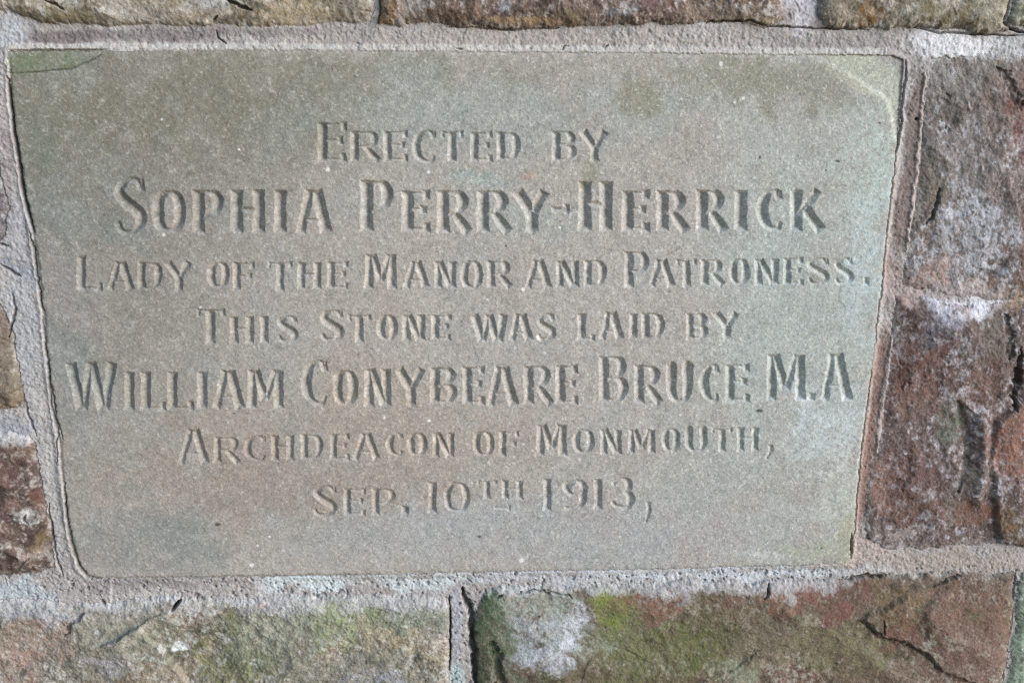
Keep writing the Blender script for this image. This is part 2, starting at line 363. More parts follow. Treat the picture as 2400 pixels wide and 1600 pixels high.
# above the stone
st('A', 60, 20, 60, 24, C(112, 100, 78), 0.8, ang=25); st('A', 330, 30, 120, 36, C(160, 156, 150), 0.8); st('A', 170, 40, 80, 18, C(136, 130, 106), 0.7)
st('A', 520, 22, 50, 30, C(172, 176, 180), 0.8); st('A', 700, 30, 110, 34, C(160, 146, 122), 0.8); st('A', 600, 10, 50, 8, C(70, 66, 52), 0.8, ang=25, warp=0.4); st('A', 380, 5, 60, 16, C(122, 112, 88), 0.7)
st('A', 840, 20, 24, 36, C(132, 128, 120), 0.8); st('A', 440, 42, 60, 14, C(158, 146, 132), 0.7)
st('B', 905, 25, 22, 36, C(146, 118, 84), 0.9, warp=0.5); st('B', 960, 20, 36, 30, C(138, 138, 138), 0.8); st('B', 1060, 28, 60, 22, C(112, 92, 78), 0.8)
st('B', 1230, 52, 110, 10, C(162, 138, 108), 0.9, ang=4, warp=0.4); st('B', 1180, 15, 24, 14, C(160, 168, 176), 0.8); st('B', 1320, 40, 60, 18, C(104, 92, 74), 0.8)
st('B', 1460, 24, 40, 20, C(164, 166, 176), 0.6, grain=0.8); st('B', 1540, 10, 60, 16, C(104, 80, 76), 0.8); st('B', 1700, 24, 110, 28, C(128, 116, 102), 0.8); st('B', 1790, 50, 50, 9, C(164, 156, 132), 0.7)
st('D', 2030, 36, 26, 24, C(128, 92, 52), 0.9, warp=0.7); st('D', 2050, 8, 16, 20, C(72, 50, 42), 0.8, warp=0.6); st('D', 1955, 34, 40, 30, C(158, 146, 134), 0.8)
st('D', 2200, 40, 90, 30, C(112, 106, 82), 0.8); st('D', 2300, 20, 50, 40, C(150, 148, 134), 0.7); st('D', 2120, 50, 40, 16, C(122, 120, 112), 0.7)
# right
st('F', 2270, 170, 120, 60, C(132, 132, 130), 0.8); st('F', 2360, 210, 60, 60, C(116, 104, 96), 0.7, ang=50); st('F', 2400, 290, 40, 90, C(112, 80, 76), 0.8)
st('F', 2220, 250, 36, 50, C(92, 92, 86), 0.7); st('F', 2250, 380, 90, 90, C(128, 124, 126), 0.7); st('F', 2190, 430, 24, 90, C(116, 112, 98), 0.8)
st('F', 2290, 500, 90, 60, C(176, 182, 194), 0.75, grain=0.9); st('F', 2260, 600, 70, 60, C(158, 164, 172), 0.75, grain=0.9); st('F', 2370, 560, 50, 40, C(184, 188, 198), 0.7, grain=0.9)
st('F', 2400, 560, 30, 80, C(112, 82, 76), 0.7); st('F', 2170, 660, 60, 50, C(164, 142, 136), 0.8, grain=0.5); st('F', 2290, 690, 90, 28, C(190, 178, 172), 0.7, grain=0.8)
st('F', 2230, 700, 110, 34, C(172, 166, 172), 0.85, ang=6); st('F', 2130, 680, 50, 40, C(160, 138, 132), 0.85); st('F', 2370, 696, 60, 22, C(176, 162, 150), 0.7); st('F', 2290, 732, 28, 20, C(214, 218, 230), 0.95, warp=0.6, grain=0.15); st('F', 2210, 722, 36, 20, C(196, 200, 212), 0.8); st('F', 2210, 740, 40, 26, C(176, 180, 194), 0.7, grain=0.8); st('F', 2180, 780, 46, 40, C(124, 120, 132), 0.7, grain=0.7)
st('F', 2330, 800, 60, 90, C(104, 102, 96), 0.7); st('F', 2250, 830, 34, 30, C(176, 178, 190), 0.6, grain=0.9); st('F', 2140, 860, 60, 60, C(106, 76, 70), 0.9); st('F', 2115, 880, 14, 20, C(62, 42, 42), 0.8, warp=0.5)
st('F', 2170, 940, 70, 60, C(118, 98, 92), 0.7); st('F', 2230, 980, 26, 60, C(100, 108, 96), 0.8); st('F', 2380, 1040, 60, 90, C(134, 98, 86), 0.95, warp=0.6); st('F', 2130, 1090, 60, 70, C(104, 80, 76), 0.8)
st('F', 2080, 1150, 30, 60, C(140, 108, 98), 0.8); st('F', 2170, 1200, 90, 50, C(102, 76, 68), 0.85); st('F', 2300, 1200, 80, 40, C(120, 84, 70), 0.9); st('F', 2240, 1160, 30, 70, C(118, 112, 104), 0.6, ang=20)
st('F', 2380, 1240, 60, 40, C(122, 104, 78), 0.8); st('F', 2120, 1262, 90, 18, C(150, 142, 140), 0.7, grain=0.6); st('F', 2380, 680, 60, 60, C(124, 104, 88), 0.6); st('F', 2310, 900, 40, 60, C(112, 84, 78), 0.7)
# below right
st('H', 1270, 1450, 120, 70, C(150, 160, 156), 0.9, warp=0.8); st('H', 1180, 1420, 40, 40, C(150, 156, 140), 0.8); st('H', 1260, 1490, 90, 50, C(164, 174, 182), 0.7)
st('H', 1340, 1470, 22, 70, C(196, 202, 214), 0.9, ang=22, warp=0.7); st('H', 1280, 1545, 46, 26, C(184, 190, 204), 0.7, ang=30, warp=0.7)
st('H', 1145, 1440, 26, 60, C(92, 118, 92), 0.85, warp=0.6); st('H', 1130, 1530, 26, 80, C(70, 82, 62), 0.85, warp=0.6); st('H', 1180, 1560, 40, 40, C(104, 110, 100), 0.8)
st('H', 1430, 1410, 36, 54, C(120, 130, 72), 0.9, warp=0.6, soft=0.6); st('H', 1450, 1440, 40, 30, C(126, 136, 68), 0.7, grain=0.6); st('H', 1420, 1395, 12, 16, C(140, 154, 62), 0.7, warp=0.6)
st('H', 1455, 1440, 60, 70, C(112, 122, 74), 0.7, soft=0.9); st('H', 1500, 1510, 110, 70, C(104, 112, 80), 0.7, soft=0.9); st('H', 1460, 1500, 70, 60, C(120, 126, 100), 0.7); st('H', 1400, 1560, 110, 46, C(98, 98, 74), 0.9); st('H', 1560, 1540, 150, 80, C(104, 106, 76), 0.85); st('H', 1390, 1512, 60, 22, C(156, 164, 152), 0.7)
st('H', 1530, 1420, 70, 40, C(122, 94, 82), 0.9); st('H', 1620, 1400, 36, 20, C(164, 166, 180), 0.8, grain=0.7); st('H', 1700, 1420, 100, 40, C(112, 104, 84), 0.8); st('H', 1660, 1500, 90, 60, C(92, 98, 62), 0.8)
st('H', 1740, 1405, 60, 14, C(106, 78, 76), 0.7); st('H', 1850, 1400, 90, 34, C(124, 94, 82), 0.9); st('H', 1960, 1420, 80, 40, C(112, 78, 72), 0.9); st('H', 1830, 1500, 130, 50, C(122, 116, 98), 0.85)
st('H', 2000, 1520, 110, 50, C(112, 110, 84), 0.9); st('H', 1730, 1560, 60, 34, C(132, 140, 122), 0.8); st('H', 2110, 1400, 90, 40, C(122, 102, 82), 0.85); st('H', 2270, 1440, 100, 80, C(122, 98, 89), 0.95)
st('H', 2110, 1460, 50, 50, C(112, 78, 72), 0.8); st('H', 2280, 1540, 110, 50, C(126, 102, 95), 0.9); st('H', 2050, 1580, 160, 26, C(126, 108, 98), 0.7); st('H', 2190, 1370, 60, 18, C(106, 94, 84), 0.7)
# below left
st('I', 80, 1500, 120, 50, C(158, 138, 130), 0.8); st('I', 40, 1560, 70, 50, C(158, 132, 124), 0.8); st('I', 150, 1440, 60, 30, C(160, 162, 172), 0.8); st('I', 60, 1430, 60, 20, C(162, 164, 176), 0.7)
st('I', 240, 1430, 70, 20, C(124, 122, 122), 0.7); st('I', 330, 1480, 130, 50, C(142, 142, 130), 0.8); st('I', 420, 1520, 22, 14, C(212, 220, 224), 0.95, warp=0.7, soft=0.4); st('I', 240, 1540, 60, 34, C(160, 160, 170), 0.7)
st('I', 560, 1500, 30, 90, C(104, 114, 62), 0.75, ang=-10, grain=0.7); st('I', 500, 1560, 70, 40, C(122, 122, 74), 0.7, grain=0.6); st('I', 600, 1555, 50, 40, C(108, 118, 64), 0.7, grain=0.6)
st('I', 640, 1500, 130, 80, C(104, 110, 92), 0.8); st('I', 640, 1430, 90, 40, C(100, 98, 92), 0.85); st('H', 1150, 1480, 40, 90, C(84, 98, 76), 0.8); st('I', 610, 1414, 18, 8, C(146, 96, 76), 0.7, warp=0.5); st('I', 680, 1490, 80, 60, C(116, 118, 108), 0.8); st('I', 640, 1480, 80, 60, C(178, 182, 164), 0.5, grain=1.2)
st('I', 800, 1450, 90, 50, C(138, 148, 118), 0.85); st('I', 960, 1440, 70, 40, C(130, 140, 124), 0.8); st('I', 930, 1510, 120, 46, C(164, 154, 132), 0.75, grain=0.6); st('I', 1010, 1470, 40, 50, C(142, 140, 140), 0.6)
st('I', 800, 1560, 160, 40, C(132, 132, 122), 0.7); st('I', 880, 1590, 80, 20, C(150, 156, 176), 0.5); st('I', 320, 1580, 110, 30, C(138, 124, 104), 0.6)
# left
st('M', 70, 1213, 26, 18, C(186, 190, 190), 0.95, warp=0.6, soft=0.4); st('M', 105, 1270, 26, 22, C(128, 112, 80), 0.8); st('M', 80, 1300, 50, 18, C(156, 142, 134), 0.8, ang=-25); st('M', 100, 1160, 22, 30, C(108, 74, 66), 0.8)
st('M', 30, 1180, 30, 30, C(132, 112, 106), 0.7); st('M', 20, 1090, 40, 30, C(92, 70, 66), 0.8); st('M', 60, 1050, 40, 20, C(112, 94, 82), 0.7)
st('L', 20, 860, 30, 50, C(114, 110, 98), 0.8); st('L', 20, 760, 20, 30, C(118, 104, 98), 0.8); st('L', 30, 920, 30, 30, C(112, 98, 82), 0.7)

smear = fbm(X, Y, 22, 4, 64) + 0.5 * n3
for key, y0_, amt in (('I', 1400, 34), ('H', 1372, 16), ('F', 128, 20), ('A', -40, 0), ('M', 1015, 14)):
    if amt:
        m = (LAB == STONE_ID[key]) * sstep(amt, 0, PY - y0_ - 10 + 55 * smear * (amt / 34)) * np.clip(0.75 + 0.5 * n3, 0, 1) * 0.85
        if key == 'H': m = m * sstep(2010, 1940, PX + 30 * n2)
        mix(m.astype(F32), C(178, 180, 184)); Hh += (m * 1.2).astype(F32)

# ------------------------------------------------------------------ cracks, open joints, ledges (carved)
def carve(pts, hw, depth, tint=0.5, col=(58, 56, 52), jag=3.0, only=None):
    xs = [p[0] for p in pts]; ys = [p[1] for p in pts]; pad = hw * 2 + jag * 3 + 6
    sl = window(min(xs), min(ys), max(xs), max(ys), pad)
    px = PX[sl] + FX[sl] * jag * 1.6 + WX[sl] * jag; py = PY[sl] + FY[sl] * jag * 1.6 + WY[sl] * jag
    best = np.full(px.shape, 1e9, F32); nseg = len(pts) - 1
    for i in range(nseg):
        d, t = seg_dist(px, py, pts[i], pts[i + 1])
        tt = (i + t) / nseg; w = hw * np.clip(0.35 + 2.6 * np.minimum(tt, 1 - tt), 0.35, 1.0)
        best = np.minimum(best, d / w)
    m = sstep(1.0, 0.25, best)
    if only is not None: m = m * np.isin(LAB[sl], only)
    Hh[sl] -= (m * depth).astype(F32); mix((m * tint).astype(F32), C(*col), sl)  # groove tinted too; dark tints put crack shade and grime into the colour
def ledge(poly, drop, width, jag=4.0, only=None):
    """everything inside the outline sits lower (drop > 0) or prouder (drop < 0)"""
    xs = [p[0] for p in poly]; ys = [p[1] for p in poly]; sl = window(min(xs), min(ys), max(xs), max(ys), 30)
    sd = poly_sd(PX[sl] + FX[sl] * jag + WX[sl] * jag * 1.5, PY[sl] + FY[sl] * jag + WY[sl] * jag * 1.5, poly)
    m = sstep(0, width, sd)
    if only is not None: m = m * np.isin(LAB[sl], only)
    Hh[sl] -= (m * drop).astype(F32)
# round the inscribed stone
carve([(17, 178), (22, 215), (34, 320), (52, 440), (66, 505), (80, 545)], 6, 11, 0.75, (40, 40, 38), 1.2)
carve([(70, 545), (78, 580), (88, 660), (98, 718), (104, 730)], 4, 6, 0.6, (52, 52, 48), 1.5)
carve([(99, 740), (106, 810), (113, 870), (120, 950), (132, 1010), (136, 1080)], 4, 4, 0.5, (70, 66, 66), 2)
carve([(108, 850), (124, 930), (130, 985), (146, 1030)], 4, 3, 0.45, (84, 78, 78), 2.5)
carve([(150, 1130), (156, 1210), (166, 1270), (184, 1325), (204, 1350), (236, 1357)], 5, 5, 0.55, (70, 76, 60), 1.5)
carve([(20, 118), (120, 117), (250, 117)], 3, 4, 0.6, (52, 54, 46), 1.0)
carve([(250, 117), (700, 118), (1400, 124), (2090, 130)], 2.2, 0.6, 0.35, (112, 110, 102), 1.5)
carve([(22, 172), (100, 168), (160, 162), (200, 148), (236, 128)], 3.2, 1.6, 0.6, (84, 92, 80), 1.5)
carve([(2122, 140), (2124, 170), (2116, 230), (2110, 300), (2100, 360)], 5, 3, 0.5, (84, 86, 80), 3)
carve([(2100, 360), (2086, 480), (2076, 590), (2064, 690), (2052, 800)], 3, 1.0, 0.35, (86, 82, 78), 2)
carve([(2044, 870), (2030, 960), (2018, 1060), (2008, 1180), (1998, 1300)], 3, 1.0, 0.35, (102, 88, 76), 2)
carve([(1996, 1250), (1995, 1310)], 4, 5, 0.7, (48, 48, 44), 1)
carve([(200, 1356), (600, 1352), (1000, 1345)], 2.5, 1.5, 0.3, (104, 100, 100), 2)
carve([(980, 1344), (1340, 1338), (1700, 1329), (1980, 1321)], 2, 1.2, 0.25, (110, 112, 114), 2)
ledge([(1880, 126), (1960, 168), (2030, 204), (2078, 240), (2092, 330), (2140, 330), (2140, 110)], 1.6, 14, 3, SID)
# top course
carve([(2385, -60), (2366, 6), (2354, 50), (2366, 66), (2400, 76), (2450, 80)], 5, 12, 0.7, (44, 42, 40), 1.5)
carve([(1652, 56), (1660, 50), (1760, 50), (1800, 62), (1850, 62), (1930, 66), (2040, 68)], 3, 5, 0.6, (54, 48, 44), 2)
carve([(2140, 66), (2200, 76), (2290, 80), (2400, 84)], 3.5, 5, 0.6, (56, 54, 50), 2)
carve([(530, 0), (560, 12), (592, 26)], 6, 7, 0.6, (62, 58, 46), 2); carve([(110, 2), (140, 14), (155, 26)], 4, 5, 0.5, (70, 60, 50), 2)
carve([(500, 50), (506, 42), (512, 38)], 3, 4, 0.6, (60, 56, 54), 1); carve([(503, 70), (508, 88), (530, 104)], 2.5, 3, 0.5, (84, 80, 78), 1.5)
carve([(886, 52), (892, 20), (888, -20)], 3, 4, 0.4, (110, 96, 72), 2); carve([(1045, 62), (1200, 69), (1310, 66)], 3, 4, 0.5, (74, 60, 48), 2)
carve([(1318, 118), (1322, 110), (1334, 108)], 3, 3, 0.6, (70, 68, 66), 1.5); carve([(1066, 112), (1084, 114)], 3, 3, 0.6, (84, 82, 78), 1.5); carve([(1418, 112), (1426, 104)], 3, 3, 0.6, (70, 68, 66), 1.5)
carve([(2152, 276), (2153, 282)], 6, 6, 0.9, (24, 22, 22), 0.5)
# right-hand stone
ledge([(2246, 930), (2264, 985), (2276, 1050), (2270, 1105), (2242, 1165), (2300, 1210), (2336, 1100), (2330, 950)], -6.5, 34, 3, [STONE_ID['G']]); carve([(2246, 940), (2258, 990), (2268, 1050), (2262, 1100), (2240, 1150)], 15, 2, 0.5, (62, 60, 56), 3); carve([(2400, 820), (2388, 900), (2376, 960)], 12, 7, 0.45, (60, 54, 50), 6)
carve([(2200, 440), (2196, 470), (2188, 505), (2170, 525)], 5, 4, 0.5, (66, 64, 60), 3); carve([(2215, 230), (2228, 260), (2222, 300)], 22, 1.2, 0.35, (88, 86, 82), 10)
carve([(2340, 160), (2370, 205), (2390, 250)], 16, 2.5, 0.4, (84, 76, 72), 8); carve([(2112, 850), (2120, 880), (2114, 905)], 16, 1.2, 0.4, (76, 58, 56), 10)
carve([(2360, 740), (2372, 800), (2368, 850)], 16, 3, 0.3, (80, 76, 74), 9); carve([(2120, 1060), (2126, 1100), (2112, 1150)], 16, 1.0, 0.35, (76, 58, 56), 10)
ledge([(2326, 990), (2350, 960), (2440, 900), (2600, 900), (2600, 1290), (2330, 1280), (2320, 1180), (2312, 1080)], -5, 16, 4, [STONE_ID['G']])
# thin struck edges of the joint beside the right-hand pair
for q in ([(2170, 170), (2164, 230), (2158, 310), (2150, 400), (2138, 500), (2126, 590)], [(2092, 790), (2078, 880), (2064, 980), (2056, 1060)]):
    carve(q, 7, -1.6, 0.65, (186, 172, 166), 3)
# bottom course
carve([(1053, 1398), (1055, 1470), (1054, 1570)], 3.5, 8, 0.7, (54, 52, 52), 1.5)
carve([(1084, 1380), (1092, 1410), (1102, 1440), (1108, 1490), (1112, 1560), (1118, 1640)], 11, 11, 0.6, (52, 60, 48), 4)
carve([(1150, 1500), (1162, 1530), (1170, 1570), (1180, 1620)], 18, 5, 0.5, (64, 74, 56), 7)
ledge([(2004, 1444), (2030, 1464), (2060, 1488), (2110, 1503), (2156, 1528), (2200, 1568), (2420, 1640), (2420, 1400), (2120, 1380)], -4.5, 12, 4, [STONE_ID['H']]); carve([(2004, 1446), (2030, 1466), (2060, 1490), (2110, 1505), (2156, 1530), (2190, 1560)], 5, 2, 0.35, (80, 70, 58), 4)
carve([(2062, 1442), (2066, 1478)], 3.5, 4, 0.5, (84, 66, 62), 2); carve([(1800, 1366), (1796, 1384), (1786, 1400)], 4, 7, 0.6, (64, 58, 54), 2)
carve([(1970, 1362), (2010, 1352), (2080, 1350)], 4, 5, 0.4, (92, 76, 66), 3); carve([(2180, 1372), (2220, 1356), (2250, 1346)], 6, 6, 0.35, (92, 84, 68), 3)
carve([(2384, 1340), (2374, 1430), (2360, 1520), (2350, 1620)], 4, 7, 0.6, (66, 60, 54), 2)
ledge([(2120, 1380), (2250, 1350), (2180, 1430), (2170, 1500), (2100, 1490)], 4, 30, 6, [STONE_ID['H']])
ledge([(1560, 1600), (1740, 1500), (1780, 1440), (1560, 1440), (1380, 1560)], 3, 60, 10, [STONE_ID['H']])
carve([(1700, 1570), (1740, 1540), (1775, 1510)], 6, 1.5, 0.25, (80, 86, 66), 5)
carve([(404, 1424), (414, 1412), (424, 1404)], 6, 11, 0.8, (30, 30, 32), 1.5); carve([(158, 1486), (166, 1462), (200, 1430)], 7, 4, 0.35, (104, 100, 108), 5)
carve([(238, 1404), (246, 1414)], 5, 6, 0.6, (64, 62, 60), 2); pass
carve([(1165, 1398), (1180, 1388)], 3, 5, 0.6, (54, 50, 46), 1); carve([(1210, 1388), (1250, 1382), (1330, 1392), (1340, 1400)], 3, 4, 0.5, (66, 66, 66), 3)
# left
carve([(0, 570), (20, 576)], 4, 5, 0.5, (84, 84, 88), 2); carve([(0, 622), (30, 640), (46, 650)], 6, 5, 0.35, (96, 98, 108), 3); carve([(30, 690), (36, 720), (28, 760), (20, 790)], 5, 5, 0.3, (104, 104, 112), 3)
carve([(60, 940), (66, 980), (84, 1020)], 4, 4, 0.35, (104, 106, 116), 2); carve([(112, 1180), (120, 1240), (136, 1320), (150, 1350)], 4, 5, 0.35, (92, 84, 86), 2)
carve([(62, 1206), (56, 1216), (66, 1228)], 4, 4, 0.5, (70, 66, 64), 1.5)

# ------------------------------------------------------------------ the lettering, V-cut
def cat(pts, n=7):
    """smooth curve through (x, y, width) points"""
    P = np.array(pts, float); out = []
    for i in range(len(P) - 1):
        p0 = P[max(i - 1, 0)]; p1 = P[i]; p2 = P[i + 1]; p3 = P[min(i + 2, len(P) - 1)]
        for t in np.linspace(0, 1, n, endpoint=False):
            out.append(0.5 * ((2 * p1) + (-p0 + p2) * t + (2 * p0 - 5 * p1 + 4 * p2 - p3) * t * t + (-p0 + 3 * p1 - 3 * p2 + p3) * t ** 3))
    out.append(P[-1]); return [tuple(q) for q in out]
def glyph(ch, x0, x1, y0, y1, w, slant=False):
    w = w * 0.95; t = w * 0.36; B = x1 - x0; H = y1 - y0
    X_ = lambda u: x0 + u * B
    Y_ = lambda v: y0 + v * H
    l = x0 + w / 2; r = x1 - w / 2; S_ = []
    def stem(xa, xb=None, ya=0.0, yb=1.0, k=0.97):
        xb = xa if xb is None else xb; a, b = Y_(ya), Y_(yb)
        S_.append([(xa, a, w * k * 1.06), (xa + (xb - xa) * .16, a + (b - a) * .16, w * k * .95), (xa + (xb - xa) * .84, a + (b - a) * .84, w * k * .95), (xb, b, w * k * 1.06)])
    def diag(xa, ya, xb, yb, k=1.0): S_.append([(xa, Y_(ya), w * k * 1.02), ((xa + xb) / 2, Y_((ya + yb) / 2), w * k * .92), (xb, Y_(yb), w * k * 1.02)])
    def thin(xa, ya, xb, yb=None, k=1.0): S_.append([(xa, ya, t * k), (xb, ya if yb is None else yb, t * k)])
    def tick(x, ya, yb, k=0.62): S_.append([(x, ya, w * k), (x, yb, w * k * .8)])
    def arm(xa, y, xe, kind):
        thin(xa, y, xe - w * .2); h = H * .20
        if kind == 0: S_.append([(xe - w * .32, y - t * .7, w * .74), (xe - w * .24, y + h * .8, w * .56)])
        elif kind == 2: S_.append([(xe - w * .24, y - h * .8, w * .56), (xe - w * .32, y + t * .7, w * .74)])
        else: tick(xe - w * .30, y - h * .5, y + h * .5, .66)
    def bowl(v0, v1, xr, back=None, k=.92):
        a, b = Y_(v0) + t / 2, Y_(v1) - t / 2; bk = b if back is None else Y_(back)
        S_.append(cat([(l, a, t), (x0 + (xr - x0) * .52, a, t * 1.05), (xr - w * .72, a + (b - a) * .10, w * .72), (xr - w * .5, a + (b - a) * .42, w * k), (xr - w * .68, a + (b - a) * .80, w * .72), (x0 + (xr - x0) * .56, b, t * 1.1), (l, bk, t)]))
    if ch == 'E':
        stem(l); arm(l, y0 + t / 2, x1, 0); arm(l, Y_(.46), x1 - B * .10, 1); arm(l, y1 - t / 2, x1, 2)
    elif ch == 'F':
        stem(l); arm(l, y0 + t / 2, x1, 0); arm(l, Y_(.50), x1 - B * .10, 1)
    elif ch == 'L':
        stem(l); arm(l, y1 - t / 2, x1, 2)
    elif ch == 'T':
        m = X_(.5); stem(m, ya=.03); thin(x0 + w * .3, y0 + t / 2, x1 - w * .3)
        S_.append([(x0 + w * .28, y0 - t * .1, w * .6), (x0 + w * .2, Y_(.2), w * .42)]); S_.append([(x1 - w * .28, y0 - t * .1, w * .62), (x1 - w * .2, Y_(.2), w * .45)])
    elif ch == 'I' or ch == '1': stem((x0 + x1) / 2)
    elif ch == 'H': stem(l); stem(r); thin(l, Y_(.46), r, k=1.35)
    elif ch == 'R':
        stem(l); v = .56; bowl(0, v, x1 - B * .06, .64 if slant else None); S_.append([(X_(.50), Y_(v - .03), w * .55), (X_(.70), Y_(.76), w * .85), (x1 - w * .22, y1, w * .82)])
    elif ch == 'P': stem(l); bowl(0, .60, x1, .70 if slant else None)
    elif ch == 'B':
        stem(l); bowl(0, .50, x1 - B * .05, .60 if slant else None); bowl(.44, 1.0, x1)
    elif ch == 'D': stem(l); bowl(0, 1.0, x1, k=1.0)
    elif ch in 'O0':
        cx, cy = (x0 + x1) / 2, (y0 + y1) / 2; a, b = B / 2 - w * .48, H / 2 - t / 2; P = []
        for q in np.linspace(0, 2 * math.pi, 49):
            c, s = math.cos(q), math.sin(q); e = 2 / 2.5
            P.append((cx + a * math.copysign(abs(c) ** e, c), cy + b * math.copysign(abs(s) ** e, s), t * 1.1 + (w * .97 - t * 1.1) * abs(c) ** 1.2))
        S_.append(P)
    elif ch == 'C':
        S_.append(cat([(x1 - w * .55, Y_(.20), w * .55), (X_(.72), Y_(.05), t * 1.4), (X_(.5), y0 + t / 2, t * 1.2), (x0 + w * .75, Y_(.20), w * .8), (x0 + w * .5, Y_(.5), w), (x0 + w * .75, Y_(.80), w * .8), (X_(.52), y1 - t / 2, t * 1.2), (X_(.75), Y_(.95), t * 1.3), (x1 - w * .45, Y_(.82), w * .45)]))
        S_.append([(x1 - w * .42, Y_(.02), w * .34), (x1 - w * .4, Y_(.24), w * .55)])
    elif ch == 'S':
        S_.append(cat([(x1 - w * .45, Y_(.22), w * .5), (X_(.70), Y_(.06), t * 1.4), (X_(.45), y0 + t / 2, t * 1.2), (x0 + w * .55, Y_(.20), w * .72), (X_(.28), Y_(.36), w * .85), (X_(.52), Y_(.50), w * .92), (X_(.78), Y_(.64), w * .9), (x1 - w * .5, Y_(.80), w * .78), (X_(.58), y1 - t / 2, t * 1.3), (X_(.28), Y_(.95), t * 1.4), (x0 + w * .4, Y_(.80), w * .5)]))
        S_.append([(x1 - w * .4, Y_(.03), w * .3), (x1 - w * .38, Y_(.25), w * .5)])
    elif ch == 'U':
        S_.append(cat([(l, y0, w * 1.1), (l, Y_(.35), w), (l + w * .04, Y_(.70), w * .95), (l + B * .16, Y_(.93), w * .6), (X_(.56), y1 - t / 2, t * 1.2), (r - B * .08, Y_(.90), w * .6), (r, Y_(.68), w * .9), (r, Y_(.35), w), (r, y0, w * 1.1)]))
    elif ch == 'A':
        m = X_(.50); diag(m - w * .30, 0, x0 + w * .38, 1, .78); diag(m + w * .12, 0, x1 - w * .45, 1, 1.0); thin(X_(.26), Y_(.70), X_(.72)); thin(m - w * .4, y0 + t / 2, m + w * .5, k=.9)
    elif ch == 'N':
        stem(l, k=.92); stem(r, k=.95); diag(l + w * .10, 0, r - w * .10, .97, .95)
    elif ch == 'M':
        stem(l + B * .02, l - B * .02, k=.95); stem(r - B * .01, r + B * .01, k=1.0); m = X_(.50); diag(l + w * .25, 0, m, .76, .9); diag(r - w * .25, 0, m, .76, .75)
    elif ch == 'W':
        a = X_(.32); b = X_(.72); m = X_(.50); diag(x0 + w * .5, 0, a, 1, 1.0); diag(m - w * .1, 0, a + w * .1, 1, .8); diag(m - w * .05, 0, b, 1, 1.0); diag(x1 - w * .5, 0, b + w * .1, 1, .95)
    elif ch == 'Y':
        m = X_(.52); diag(x0 + w * .42, 0, m, .55, .95); diag(x1 - w * .45, 0, m, .55, .85); stem(m, ya=.48)
    elif ch == 'K':
        stem(l); diag(x1 - w * .5, 0, l, .66, .72); diag(X_(.42), .42, x1 - w * .25, 1, .92)
    elif ch == '9':
        S_.append(cat([(X_(.94), Y_(.30), w * .8), (X_(.60), y0 + t / 2, t * 1.4), (x0 + w * .55, Y_(.26), w * .9), (X_(.45), Y_(.52), t * 1.4), (X_(.86), Y_(.36), w * .6)]))
        S_.append(cat([(X_(.6), y0 + t / 2, t * 1.4), (x1 - w * .5, Y_(.18), w * .8), (x1 - w * .45, Y_(.48), w), (x1 - w * .6, Y_(.78), w * .8), (X_(.40), y1 - t / 2, t * 1.5), (X_(.12), Y_(.90), t * 1.4)]))
    elif ch == '3':
        S_.append(cat([(x0 + w * .4, Y_(.20), w * .6), (X_(.45), y0 + t / 2, t * 1.3), (x1 - w * .75, Y_(.12), w * .8), (x1 - w * .65, Y_(.32), w * .9), (X_(.56), Y_(.46), t * 1.4)]))
        S_.append(cat([(X_(.56), Y_(.46), t * 1.4), (x1 - w * .6, Y_(.56), w * .85), (x1 - w * .45, Y_(.74), w), (x1 - w * .8, Y_(.94), w * .7), (X_(.34), y1 - t / 2, t * 1.3), (x0 + w * .4, Y_(.82), w * .6)]))
    elif ch == '.': S_.append([((x0 + x1) / 2 + 1, y0, B * .9), ((x0 + x1) / 2 - 1, y1, B * .9)])
    elif ch == ',': S_.append([(x1 - w * .4, y0, w * .72), (x1 - w * .36, Y_(.4), w * .62), (x0 + w * .2, y1, w * .35)])
    elif ch == '-':
        thin(x0 + 2, (y0 + y1) / 2, x1 - 4, k=1.25); tick(x1 - w * .28, y0, y1, .52)
    return S_

